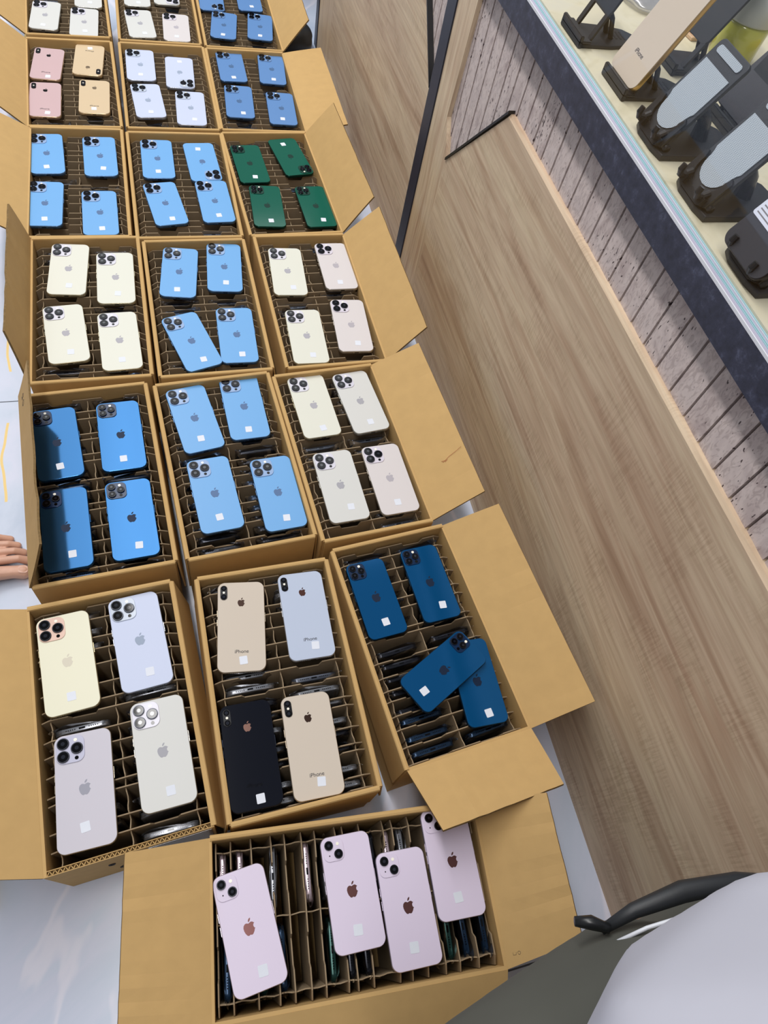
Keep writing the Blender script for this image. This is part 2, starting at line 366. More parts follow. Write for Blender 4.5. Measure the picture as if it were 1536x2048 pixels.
for k, (x, y, a, w, l) in BOX.items():
    t = thing('cardboard_box', 'open cardboard box of %s, %s' % (CONT[k], where(k).replace(' box', '')), 'box', (x, y, 0), a, 'open cardboard boxes of phones set out on the floor')
    hw, hl = w / 2, l / 2; bm = bmesh.new()
    bx(bm, -hw, hw, -hl, hl, 0.0008, 0.0045)
    bx(bm, -hw, -hw + TH, -hl, hl, 0.0045, ZR); bx(bm, hw - TH, hw, -hl, hl, 0.0045, ZR)
    bx(bm, -hw + TH, hw - TH, hl - TH, hl, 0.0045, ZR)
    if k == '1L':   # front wall is cut open: hollow sandwich with its fluting showing
        bx(bm, -hw + TH, hw - TH, -hl, -hl + .001, 0.0045, ZR); bx(bm, -hw + TH, hw - TH, -hl + 0.0065, -hl + 0.0075, 0.0045, ZR)
        bx(bm, -hw + TH, hw - TH, -hl + .001, -hl + .0065, 0.0045, ZR - .006, 1)
        corr_edge(bm, (-hw + TH, -hl + .0038), (hw - TH, -hl + .0038), 0.0085, ZR - .002, 0)
    else: bx(bm, -hw + TH, hw - TH, -hl, -hl + TH, 0.0045, ZR)
    obj('body', bm, [M['card'], M['flute']], t)
    fl = dict(FLAP.get(k, {}))
    for side in 'LRFK':
        sp = fl.get(side, 'hang')
        if sp is None: continue
        rise = 1.0
        if sp == 'hang': deg, ua, ub, L = -90, .004, .004, .105
        else: deg, ua, ub, L = sp
        # hinge from A to B in box coordinates, o = outward
        A, B, o = {'L': ((-hw, hl), (-hw, -hl), (-1, 0)), 'R': ((hw, hl), (hw, -hl), (1, 0)), 'F': ((-hw, -hl), (hw, -hl), (0, -1)), 'K': ((-hw, hl), (hw, hl), (0, 1))}[side]
        if side == 'F' and k == '1R': ua, ub = ub, ua
        A = Vector((*A, ZR)); B = Vector((*B, ZR)); u = (B - A).normalized(); W_ = (B - A).length; o = Vector((*o, 0))
        r = math.radians(deg); v = o * math.cos(r) + Vector((0, 0, math.sin(r))); n = u.cross(v)
        if n.dot(-o + Vector((0, 0, 1))) < 0: n = -n     # n: the side that was inside when closed
        th = 0.0035; bm = bmesh.new()
        if sp == 'hang':
            base = o * 0.0045
            pts = [A + u * .002, B - u * .002]
            # rounded fold at the rim then down the outside
            sp_ = {('1L', 'R'): .017, ('1M', 'R'): .014, ('3M', 'R'): .013, ('2L', 'R'): .005, ('1L', 'K'): .012, ('1M', 'K'): .012, ('1M', 'L'): .006, ('2M', 'R'): .003, ('3L', 'R'): .002}.get((k, side), 0)
            prof = [(-.0040, 0.0), (-.0038, .0016), (-.001, .0026), (.0022, .0022), (.0036, .0004), (.0038, -.003), (.0038 + sp_, -L), (.0007 + sp_, -L), (.0007, -.0008), (-.0002, .0002)]
            rings = [[p + o * q[0] + Vector((0, 0, q[1])) for q in prof] for p in pts]
            loft(bm, rings)
        else:
            seg = 14; rr = random.Random(k + side)
            warp = [rr.uniform(-.0012, .0012) for _ in range(seg + 1)]
            top, bot = [], []
            for i in range(seg + 1):
                f = i / seg; p0 = A + u * (W_ * f); uu = ua + (W_ - ua - ub) * f
                row_t = []; row_b = []
                for j in range(5):
                    g = j / 4; e = uu + (W_ * f - uu) * (1 - g)
                    bow = -0.006 * g * g * 0.5 + warp[i] * g
                    q = A + u * e + v * (L * g) + n * (bow + 0.0004)
                    row_t.append(bm.verts.new(q)); row_b.append(bm.verts.new(q - n * th))
                top.append(row_t); bot.append(row_b)
            for i in range(seg):
                for j in range(4):
                    bm.faces.new((top[i][j], top[i + 1][j], top[i + 1][j + 1], top[i][j + 1]))
                    bm.faces.new((bot[i][j], bot[i][j + 1], bot[i + 1][j + 1], bot[i + 1][j]))
                bm.faces.new((top[i][4], top[i + 1][4], bot[i + 1][4], bot[i][4])).material_index = 1
                bm.faces.new((top[i][0], bot[i][0], bot[i + 1][0], top[i + 1][0]))
            for i in (0, seg):
                for j in range(4): bm.faces.new((top[i][j], top[i][j + 1], bot[i][j + 1], bot[i][j])).material_index = 1
        fo = obj('flap', bm, [M['card'], M['flute']], t)
        FR = Matrix((( -v.x if 0 else u.x, v.x, n.x, A.x), (u.y, v.y, n.y, A.y), (u.z, v.z, n.z, A.z), (0, 0, 0, 1)))
        def strokes(S_, z, r, m, nm):
            for s in S_:
                b2 = bmesh.new(); tube(b2, [FR @ Vector((p[0], p[1], z)) for p in s], r, 5); obj(nm, b2, m, fo)
        if k == '2L' and side == 'L':
            c0, c1 = .045, .05
            strokes([[(c0, c1), (c0 - .006, c1 + .004), (c0 - .010, c1 - .001), (c0 - .002, c1 - .010), (c0 - .010, c1 - .011)],
                     [(c0 + .010 + .005 * math.cos(q), c1 - .003 + .007 * math.sin(q)) for q in [i * PI / 6 for i in range(13)]]], -th - .0002, .0005, M['ink'], 'handwriting')
        if k == '2R' and side == 'R':
            strokes([[(.295, .066), (.292, .058), (.296, .060), (.29, .075), (.287, .09), (.283, .104)], [(.297, .064), (.294, .07)]], .0006, .00028, M['redink'], 'pen_scribble')
        if k == '0' and side == 'R':
            strokes([[(.196, .012), (.199, .012), (.199, .016), (.196, .017)], [(.197 + .002 * math.cos(q), .021 + .002 * math.sin(q)) for q in [i * PI / 4 for i in range(9)]]], .0004, .0002, M['ink'], 'handwriting')
    if k == '1L':   # handwriting and tape on the front wall
        body = t.children[0]
        def P_(u_, z_): return (-hw + u_, -hl - .0004, z_)
        for s in ([P_(.075 + .004 * math.cos(q), .118 + .006 * math.sin(q)) for q in [i * PI / 5 for i in range(11)]],
                  [P_(.10, .115), P_(.095, .13), P_(.104, .122), P_(.108, .135), P_(.112, .12), P_(.122, .128)],
                  [P_(.085, .05), P_(.078, .06), P_(.084, .072), P_(.092, .066), P_(.088, .05)],
                  [P_(.108, .045), P_(.100, .06), P_(.110, .07), P_(.116, .055)], [P_(.128, .05), P_(.122, .07), P_(.136, .062), P_(.15, .066), P_(.165, .06)]):
            b2 = bmesh.new(); tube(b2, s, .0011, 5); obj('handwriting', b2, M['ink'], t)
        b2 = bmesh.new(); bx(b2, .02, hw - .004, -hl - .0006, -hl - .0002, .085, .172)
        obj('tape', b2, M['poly'], t)

# ------------------------------------------------------------------ partitions inside the boxes
ZD = 0.1662; _cd = {}
def cross_mesh(w):
    key = round(w, 4)
    if key not in _cd:
        h = w / 2 - TH - .0012; c = [(-h, .02), (-h, ZD - .008), (-h + .012, ZD)]
        # a notch in each cell
        for x0 in (-h + .016, .004):
            cw = h - .02
            c += [(x0 + cw * .26, ZD), (x0 + cw * .32, ZD - .011), (x0 + cw * .70, ZD - .013), (x0 + cw * .76, ZD)]
        c += [(h - .012, ZD), (h, ZD - .008), (h, .02)]
        bm = bmesh.new(); T = Matrix(((1, 0, 0, 0), (0, 0, 1, 0), (0, 1, 0, 0), (0, 0, 0, 1)))
        flatpoly(bm, c, -.0009, .0009, T=T); me = bpy.data.meshes.new('cross_divider'); bmesh.ops.recalc_face_normals(bm, faces=bm.faces); bm.to_mesh(me); bm.free(); me.materials.append(M['divider'])
        _cd[key] = me
    return _cd[key]
CELLS = {}
for k, (x, y, a, w, l) in BOX.items():
    if k == '0': a = a + PI / 2; w, l = l, w
    t = thing('partition_grid', 'grey-brown cardboard partition grid inside %s' % where(k), 'divider', (x, y, 0.0055), a, 'cardboard partition grids inside the boxes')
    N = 16 if k == '0' else 15
    il = l - 2 * TH - .006; pitch = il / N; rr = random.Random(k)
    for i in range(1, N) if k != '0' else range(1, N):
        link('cross_divider', cross_mesh(w), t, (rr.uniform(-.0008, .0008), -il / 2 + i * pitch, -0.0055 + rr.uniform(-.002, 0)), (rr.uniform(-.05, .05), 0, rr.uniform(-.012, .012)))
    for i in (0, N): link('cross_divider', cross_mesh(w), t, (0, -il / 2 + i * pitch + (.0012 if i == 0 else -.0012), -0.0065), (0, 0, 0))
    for sx in (-1, 0, 1):
        bm = bmesh.new(); X = sx * (w / 2 - TH - .0145)
        pts = []
        nseg = N * 4
        for i in range(nseg + 1):
            yy = -il / 2 + .001 + (il - .002) * i / nseg; f = i % 4
            pts.append((X + 0.0008 * math.sin(i * 1.3), yy, ZD - .0055 + (0.0005 if f in (0,) else -.004 if f == 2 else -.002)))
        top = pts
        rings = [[(p[0] - .0008, p[1], .012), (p[0] + .0008, p[1], .012), (p[0] + .0008, p[1], p[2] - .0005), (p[0] - .0008, p[1], p[2] - .0005)] for p in top]
        loft(bm, rings); obj('long_divider', bm, M['divider'], t, loc=(0, 0, -.0055 + .0004))
    CELLS[k] = (x, y, a, w, l, N, il, pitch)

# ------------------------------------------------------------------ phones
APPLE = []
def apple_pts():
    P_ = [(0, .36), (.10, .40), (.22, .44), (.34, .41), (.43, .33)]
    # bite on the right side
    for q in range(8):
        a = math.radians(118 + q * 18); P_.append((.60 + .235 * math.cos(a), .10 + .235 * math.sin(a)))
    P_ += [(.44, -.14), (.36, -.32), (.24, -.47), (.14, -.52), (0, -.47), (-.14, -.52), (-.25, -.46), (-.37, -.28), (-.44, -.08), (-.46, .12), (-.41, .29), (-.31, .39), (-.2, .43), (-.09, .40)]
    return P_
def leaf_pts():
    return [(0.0, .47), (.02, .60), (.10, .71), (.22, .75), (.22, .66), (.16, .55), (.08, .48)]
def add_logo(bm, cx, cy, s, z):
    for pts in (apple_pts(), leaf_pts()): flatpoly(bm, [(cx + x * s, cy + y * s) for x, y in pts], z, z + .00012)
PH = {}
DIM = {'pm': (.0781, .1608, .0125), 'p': (.0715, .1467, .0115), 'xs': (.0774, .1575, .0125), 'pm12': (.0781, .1608, .0122), 'p12': (.0715, .1467, .0115)}
PCOL = {  # back, frame, module, logo, roughness
 'sierra': ((108, 163, 215), (90, 124, 165), (140, 166, 204), (98, 128, 172)), 'sierra_dim': ((92, 132, 184), (74, 104, 145), (104, 136, 180), (84, 116, 160)),  # second entry: same blue with a dimmer ceiling reflection put into the colour
 'silver': ((203, 203, 200), (200, 198, 190), (204, 202, 214), (184, 182, 190)), 'cream': ((212, 212, 200), (196, 188, 160), (206, 204, 214), (190, 188, 196)),
 'cool': ((190, 198, 222), (180, 186, 200), (180, 190, 206), (170, 184, 206)), 'warm': ((206, 200, 200), (196, 188, 176), (206, 200, 212), (196, 190, 198)),
 'gold': ((222, 219, 196), (206, 190, 150), (224, 192, 176), (236, 228, 208)), 'greywhite': ((192, 188, 198), (170, 160, 140), (186, 186, 206), (172, 172, 186)),
 'green': ((22, 88, 72), (24, 66, 56), (14, 56, 46), (10, 48, 40)), 'pacific': ((10, 78, 128), (20, 60, 90), (6, 34, 66), (4, 26, 52)), 'pacific_b': ((54, 100, 146), (24, 74, 120), (8, 40, 78), (6, 30, 60)),  # the blues are one finish with dim and bright ceiling reflections coloured in
 'lilac': ((212, 200, 220), (206, 196, 212), (224, 212, 228), (110, 72, 70)), 'rose': ((196, 168, 170), (222, 190, 160), (24, 22, 26), (22, 18, 20)), 'tan': ((206, 184, 152), (226, 200, 160), (24, 22, 26), (140, 122, 100)),  # rose and tan: gold backs with what they reflect put into the colour
 'xsgold': ((202, 190, 176), (206, 190, 168), (14, 14, 18), (50, 34, 28)), 'xssilver': ((182, 192, 212), (206, 208, 214), (14, 14, 18), (66, 40, 34)), 'xsgrey': ((10, 13, 24), (40, 48, 66), (6, 8, 16), (96, 70, 62))}  # brown logos: dark reflection of the photographer put into the colour
def phone_proto(typ, colr):
    key = (typ, colr)
    if key in PH: return PH[key]
    w, h, rc = DIM[typ]; cb, cf, cm_, cl = PCOL[colr]
    xs = typ == 'xs'; dark = colr in ('pacific', 'pacific_b', 'green', 'xsgrey')
    glossy = xs or dark
    mb = mat('back_' + colr, cb, 0.10 if glossy else 0.38, spec=.4 if xs and not dark else .25, metal={'pacific_b': .8, 'pacific': .35}.get(colr, 0), vary=0.006, scale=6)
    mf = mat('frame_' + colr, cf, 0.28, metal=0.75, vary=0.01); mm = mat('module_' + colr, cm_, 0.2, spec=.3, vary=0.01); ml = mat('logo_' + colr, tuple(int(v * .88) for v in cl) if not glossy else cl, 0.5 if colr != 'lilac' and not xs else .3, metal=0.0 if not (xs or colr == 'lilac') else 0.6, spec=.2, vary=0.01)
    root = thing('smartphone', 'smartphone', 'smartphone')
    bm = bmesh.new(); slab(bm, rrect(w, h, rc, 8), 0, .0074, .0016); obj('body', bm, mf, root, smooth=True)
    bm = bmesh.new(); slab(bm, rrect(w - .0016, h - .0016, rc - .0008, 8), .0073, .0079, .0003); obj('back_panel', bm, mb, root)
    Z = .0079
    def lens(cx, cy, r, par, zb):
        b = bmesh.new(); disc(b, cx, cy, r, zb, zb + .0022, 24, 0, e=.0005); disc(b, cx, cy, r * .84, zb + .0021, zb + .0024, 24, 1)
        disc(b, cx, cy, r * .34, zb + .00241, zb + .0026, 14, 2); obj('lens', b, [M['ring'], M['lens'], M['pupil']], par)
    if 'pupil' not in M: M['pupil'] = mat('lens_pupil', (16, 20, 32), 0.05, spec=.8)
    if xs:
        b = bmesh.new(); cx, cy = -w / 2 + .0105, h / 2 - .0195
        slab(b, rrect(.0115, .026, .0056, 6, cx, cy), Z, Z + .0013, .0003); cm = obj('camera_module', b, mm, root)
        for dy in (.0078, -.0078): 
            b = bmesh.new(); disc(b, cx, cy + dy, .0044, Z + .0013, Z + .0018, 20, 0, e=.0003); disc(b, cx, cy + dy, .0026, Z + .00175, Z + .0020, 16, 1); obj('lens', b, [M['lens'], M['pupil']], cm)
        b = bmesh.new(); disc(b, cx, cy, .0019, Z + .0013, Z + .0016, 14); obj('flash', b, M['flash'], cm)
        ly, ls = h * .255, .0125
    elif typ == 'p':   # two diagonal lenses
        b = bmesh.new(); cx, cy = -w / 2 + .0032 + .0148, h / 2 - .0032 - .0148
        slab(b, rrect(.0296, .0296, .0085, 6, cx, cy), Z, Z + .0011, .0004); cm = obj('camera_module', b, mb, root)
        lens(cx - .0062, cy + .0062, .0062, cm, Z + .0011); lens(cx + .0062, cy - .0062, .0062, cm, Z + .0011)
        b = bmesh.new(); disc(b, cx + .0066, cy + .0070, .0022, Z + .0011, Z + .0015, 14); obj('flash', b, M['flash'], cm)
        b = bmesh.new(); disc(b, cx - .0066, cy - .0070, .0009, Z + .0011, Z + .0014, 10); obj('microphone', b, M['lens'], cm)
        ly, ls = 0.0, .0160
    else:
        if typ == 'pm': ms, rl, d = .0385, .0083, .0092
        elif typ == 'pm12': ms, rl, d = .0335, .0066, .0075
        else: ms, rl, d = .0305, .0060, .0070
        b = bmesh.new(); cx, cy = -w / 2 + .0030 + ms / 2, h / 2 - .0030 - ms / 2
        slab(b, rrect(ms, ms, ms * .27, 6, cx, cy), Z, Z + .0013, .0005); cm = obj('camera_module', b, mm, root)
        lens(cx - d, cy + d, rl, cm, Z + .0013); lens(cx - d, cy - d, rl, cm, Z + .0013); lens(cx + d, cy, rl, cm, Z + .0013)
        b = bmesh.new(); disc(b, cx + d * .8, cy + d * 1.35, .0024, Z + .0013, Z + .0017, 14); obj('flash', b, M['flash'], cm)
        b = bmesh.new(); disc(b, cx + d * .9, cy - d * 1.45, .0027, Z + .0013, Z + .0016, 14); obj('depth_sensor', b, M['lens'], cm)
        ly, ls = 0.0, .0165
    b = bmesh.new(); add_logo(b, 0, ly, ls, Z); obj('logo', b, ml, root)
    if xs:
        me = text_mesh('iPhone', .0082); me.materials.clear(); me.materials.append(M['ink'] if colr != 'xsgrey' else M['lens']); link('lettering', me, root, (0, -h * .285, Z + .0001))
    st = obj('label_sticker', slab(bmesh.new(), rrect(.0125, .0135, .0012, 3), 0, .00018), M['sticker'], root, loc=(.002, -h * (.34 if not xs else .385), Z + .0001))
    st['_s'] = 1
    b = bmesh.new()
    for y0, y1 in ((.018, .029), (.002, .013)): bx(b, -w / 2 - .0005, -w / 2 + .002, y0, y1, .0026, .0050)
    obj('volume_buttons', b, mf, root)
    b = bmesh.new(); bx(b, w / 2 - .002, w / 2 + .0005, .006, .022, .0026, .0050); obj('power_button', b, mf, root)
    b = bmesh.new(); bx(b, -.0045, .0045, -h / 2 - .0002, -h / 2 + .002, .0028, .0048)
    for s in (-1, 1):
        for q in range(5): disc(b, 0, 0, .0007, 0, .0015, 6, T=Matrix.Translation((s * (.010 + q * .0032), -h / 2 + .0012, .0038)) @ Matrix.Rotation(PI / 2, 4, 'X'))
    obj('charging_port', b, M['lens'], root)
    PH[key] = root; return root
USED = set()
PHONES = [
('6L','pm',-0.2732,2.3853,-0.059,'silver'), ('6L','pm',-0.1681,2.3603,-0.034,'silver'), ('6L','pm',-0.1549,2.5300,0.0,'silver'),
('5L','xs',-0.2648,2.1244,-0.078,'rose'), ('5L','xs',-0.2689,1.9514,-0.007,'rose'), ('5L','xs',-0.1595,2.1556,3.066,'tan'), ('5L','xs',-0.1488,1.9736,-0.027,'tan'),
('4L','pm',-0.2632,1.7174,0.049,'sierra'), ('4L','pm',-0.1417,1.7109,0.023,'sierra'), ('4L','pm',-0.2651,1.5256,-0.023,'sierra'), ('4L','pm',-0.1473,1.4930,0.010,'sierra'),
('6M','pm',-0.0121,2.3748,0.063,'silver'), ('6M','pm',0.0909,2.3662,-0.037,'warm'), ('6M','pm',-0.0137,2.5600,0.0,'silver'), ('6M','pm',0.0755,2.5835,3.13,'silver'),
('5M','pm',-0.0237,2.1440,-0.007,'cool'), ('5M','pm',0.0808,2.1147,3.100,'cool'), ('5M','pm',-0.0134,1.9661,0.066,'cool'), ('5M','pm',0.0957,1.9376,-0.037,'cool'),
('4M','pm',-0.0061,1.7053,-0.005,'sierra'), ('4M','pm',0.1028,1.6965,-3.081,'sierra'), ('4M','pm',0.0006,1.5280,0.144,'sierra'), ('4M','pm',0.1175,1.5373,0.048,'sierra'),
('6R','pm',0.2355,2.3998,-0.138,'sierra_dim'), ('6R','pm',0.3477,2.4054,-0.133,'sierra_dim'), ('6R','pm',0.2136,2.5670,3.10,'sierra_dim'), ('6R','pm',0.3343,2.5825,-0.02,'sierra_dim'),
('5R','pm',0.2300,2.1613,-0.001,'sierra_dim'), ('5R','pm',0.3478,2.1579,-0.085,'sierra_dim'), ('5R','pm',0.2309,1.9801,-0.063,'sierra_dim'), ('5R','pm',0.3450,1.9537,-0.059,'sierra_dim'),
('4R','pm12',0.2225,1.6927,0.066,'green'), ('4R','pm12',0.3342,1.7272,-2.962,'green'), ('4R','pm12',0.2426,1.5204,-0.040,'green'), ('4R','pm12',0.3650,1.5196,0.056,'green'),
('3L','pm',-0.2161,1.3030,-0.068,'cream'), ('3L','pm',-0.1214,1.2728,-0.008,'cream'), ('3L','pm',-0.2220,1.1114,0.089,'cream'), ('3L','pm',-0.1204,1.0852,0.044,'cream'),
('3M','pm',0.0131,1.2860,-0.124,'sierra'), ('3M','pm',0.1133,1.2996,-0.084,'sierra'), ('3M','pm',0.0211,1.0743,0.278,'sierra'), ('3M','pm',0.1156,1.0868,-0.024,'sierra'),
('3R','pm',0.2554,1.2816,-0.047,'cream'), ('3R','pm',0.3731,1.2970,0.012,'warm'), ('3R','pm',0.2643,1.0739,-0.022,'cream'), ('3R','pm',0.3699,1.1013,-0.049,'warm'),
('2L','pm12',-0.2380,0.8361,0.105,'pacific_b'), ('2L','pm12',-0.1278,0.8430,0.053,'pacific_b'), ('2L','pm12',-0.2237,0.6536,0.063,'pacific_b'), ('2L','pm12',-0.1170,0.6592,0.061,'pacific_b'),
('2M','pm',0.0087,0.8697,0.171,'sierra'), ('2M','pm',0.1060,0.8899,0.049,'sierra'), ('2M','pm',0.0284,0.6924,0.089,'sierra'), ('2M','pm',0.1417,0.6810,0.069,'sierra'),
('2R','pm',0.2449,0.8797,0.077,'cream'), ('2R','pm',0.3435,0.8824,0.124,'silver'), ('2R','pm',0.2613,0.6822,0.054,'silver'), ('2R','pm',0.3606,0.6868,0.058,'warm'),
('1L','pm',-0.2222,0.4147,0.102,'gold'), ('1L','pm',-0.1154,0.4317,0.107,'cool'), ('1L','pm',-0.2005,0.2232,0.030,'greywhite'), ('1L','pm',-0.0929,0.2533,0.064,'silver'),
('1M','xs',0.0432,0.4306,-0.113,'xsgold'), ('1M','xs',0.1512,0.4332,-0.012,'xssilver'), ('1M','xs',0.0313,0.2248,-0.001,'xsgrey'), ('1M','xs',0.1239,0.2213,-0.014,'xsgold'),
('1R','p12',0.2771,0.4441,0.101,'pacific'), ('1R','p12',0.3806,0.4578,0.081,'pacific'), ('1R','p12',0.3579,0.2943,-1.073,'pacific'), ('1R','p12',0.4125,0.2687,-0.013,'pacific'),
('0','p',0.0002,0.0029,0.103,'lilac'), ('0','p',0.1441,0.0153,-0.030,'lilac'), ('0','p',0.2169,-0.0218,-0.048,'lilac'), ('0','p',0.2950,0.0194,-0.060,'lilac')]
CN = {'sierra': 'sky blue', 'sierra_dim': 'dull blue', 'silver': 'white', 'cream': 'cream white', 'cool': 'silver white', 'warm': 'pale pinkish white', 'gold': 'cream gold', 'greywhite': 'silver grey',
      'green': 'dark green', 'pacific': 'dark blue', 'pacific_b': 'deep blue', 'lilac': 'pale lilac', 'rose': 'rose-reflecting gold', 'tan': 'tan-reflecting gold', 'xsgold': 'pale gold', 'xssilver': 'silver blue', 'xsgrey': 'glossy black'}
CORN = {0: 'upper left', 1: 'upper right', 2: 'lower left', 3: 'lower right'}
counts = {}
for (k, typ, x, y, th, c) in PHONES:
    pr = phone_proto(typ, c); o = dup(pr)
    z = 0.1672
    if k == '1R' and abs(th + 1.073) < .01: z = .1672 + .0102
    o.location = (x, y, z); o.rotation_euler = (0, 0, th)
    i = counts.get(k, 0); counts[k] = i + 1
    dxy = (x - BOX[k][0], y - BOX[k][1]); rz = BOX[k][2]; lx = dxy[0] * math.cos(rz) + dxy[1] * math.sin(rz); ly = -dxy[0] * math.sin(rz) + dxy[1] * math.cos(rz)
    if k == '0': pos = ['leftmost', 'second from left', 'third from left', 'rightmost, partly under a flap'][i]
    elif k == '1R' and abs(th + 1.073) < .01: pos = 'crosswise on another'
    elif k == '1R' and i == 3: pos = 'lower right, under another,'
    else: pos = ('upper' if ly > 0 else 'lower') + (' left' if lx < 0 else ' right')
    if k == '6L' and i == 2: pos = 'rearmost right'
    extra = ' turned round' if abs(th) > 2 else ''
    o['label'] = ('%s smartphone%s, %s in %s' % (CN[c], extra, pos, where(k)))
    o['group'] = 'smartphones lying face down on the boxes'
    rs = random.Random(i * 7 + hash(k) % 1 + len(PHONES) + int(x * 1e4))
    for ch in o.children:
        if ch.name.startswith('label_sticker'):
            ch.location.x += rs.uniform(-.004, .006); ch.location.y += rs.uniform(-.005, .005); ch.rotation_euler.z = rs.uniform(-.12, .12)
for pr in PH.values():
    for ch in list(pr.children_recursive): bpy.data.objects.remove(ch)
    bpy.data.objects.remove(pr)

# ------------------------------------------------------------------ phones standing in plastic bags in the cells
def bag_proto(rgb, seed):
    rr = random.Random(seed); root = thing('bagged_phone', 'x', 'smartphone')
    m = mat('bagged_body_%d' % seed, rgb, 0.22, metal=0.6, vary=0.03); w, h, t = .077, .149, .0082
    T = Matrix(((1, 0, 0, 0), (0, 0, 1, -t / 2), (0, 1, 0, h / 2), (0, 0, 0, 1)))
    bm = bmesh.new(); slab(bm, rrect(w, h, .011, 6), 0, t, .0012, T=T); obj('body', bm, m, root, smooth=True)
    bm = bmesh.new(); bx(bm, -.0045, .0045, -.0013, .0013, h - .001, h + .0002)
    for s in (-1, 1):
        for q in range(5): disc(bm, s * (.010 + q * .003), 0, .0009, h - .001, h + .0002, 6)
    obj('charging_port', bm, M['lens'], root)
    bm = bmesh.new(); n = 22; rings = []; ph = [rr.uniform(0, 6) for _ in range(4)]
    for zi, z in enumerate((.01, .06, .11, .135, .146, .152, .157)):
        ring = []; tt = max(0, (z - .135) / .022)
        for i in range(n):
            a = 2 * PI * i / n; wx = .0415 - .004 * tt * math.sin(ph[0] + 3 * a); wy = .0062 + .002 * math.sin(2 * a + ph[1]) * (0.3 + tt) - .002 * tt
            ring.append((wx * math.copysign(abs(math.cos(a)) ** .6, math.cos(a)), wy * math.sin(a) + .0012 * math.sin(5 * a + z * 300 + ph[2]), z + tt * .004 * math.sin(2 * a + ph[3])))
        rings.append(ring)
    loft(bm, rings, cap=False); obj('plastic_bag', bm, M['bag'], root, smooth=True)
    return root
BP = {'dark': bag_proto((30, 32, 40), 1), 'navy': bag_proto((24, 46, 70), 2), 'grey': bag_proto((120, 122, 128), 3), 'pink': bag_proto((190, 172, 180), 4), 'green': bag_proto((26, 58, 54), 5), 'steel': bag_proto((70, 74, 84), 6)}
PCK = {'1L': ['steel', 'grey', 'grey'], '1M': ['dark', 'grey', 'steel'], '1R': ['navy', 'dark'], '0': ['pink', 'grey', 'navy', 'green', 'dark'], '2R': ['dark', 'steel'], '2M': ['navy', 'dark'], '2L': ['navy', 'dark']}
def covered(k, px, py):
    for (kk, typ, x, y, th, c) in PHONES:
        if kk != k: continue
        w, h, _ = DIM[typ]; dx, dy = px - x, py - y; u = dx * math.cos(th) + dy * math.sin(th); v = -dx * math.sin(th) + dy * math.cos(th)
        if abs(u) < w / 2 and abs(v) < h / 2: return True
    return False
nb = 0
for k, (x, y, a, w, l, N, il, pitch) in CELLS.items():
    rr = random.Random(k + 'b')
    for i in range(N):
        for sx in (-1, 1):
            lx = sx * (w / 4 - .004); ly = -il / 2 + (i + .5) * pitch
            vis = 0
            for q in range(-4, 5):
                qx = lx + q * .009; px = x + qx * math.cos(a) - ly * math.sin(a); py = y + qx * math.sin(a) + ly * math.cos(a)
                if not covered(k, px * 1.03, py * 1.03 if k[0] in '0' else py * 1.0): vis += 1
            if vis < 1 or nb >= 298: continue
            if k[0] in '3456' and (rr.random() < .25 or vis < 3): continue
            if k[0] in '12' and rr.random() < .06: continue
            if k == '0' and rr.random() < .15: continue
            nb += 1
            c = rr.choice(PCK.get(k, ['dark', 'steel', 'navy']))
            if k == '0': c = rr.choice(['pink', 'grey', 'grey', 'dark'] if sx > 0 else ['navy', 'green', 'dark', 'navy'])
            o = dup(BP[c]); px = x + lx * math.cos(a) - ly * math.sin(a); py = y + lx * math.sin(a) + ly * math.cos(a)
            dz = .0065 if k[0] in '012' else .0065
            o.location = (px, py, dz); o.rotation_euler = (rr.uniform(-.03, .03), 0, a + rr.uniform(-.02, .02) + (PI if rr.random() < .5 else 0))
            ORD = ['first', 'second', 'third', 'fourth', 'fifth', 'sixth', 'seventh', 'eighth', 'ninth', 'tenth', 'eleventh', 'twelfth', 'thirteenth', 'fourteenth', 'fifteenth', 'sixteenth']
            if k == '0': o['label'] = 'bagged phone, %s cell from right, %s row of %s' % (ORD[i], 'upper' if sx > 0 else 'lower', where(k))
            else: o['label'] = 'bagged phone, %s column, %s cell from near end, %s' % ('right' if sx > 0 else 'left', ORD[i], where(k))
            o['group'] = 'bagged phones standing in the %s' % where(k)
for pr in BP.values():
    for ch in list(pr.children_recursive): bpy.data.objects.remove(ch)
    bpy.data.objects.remove(pr)

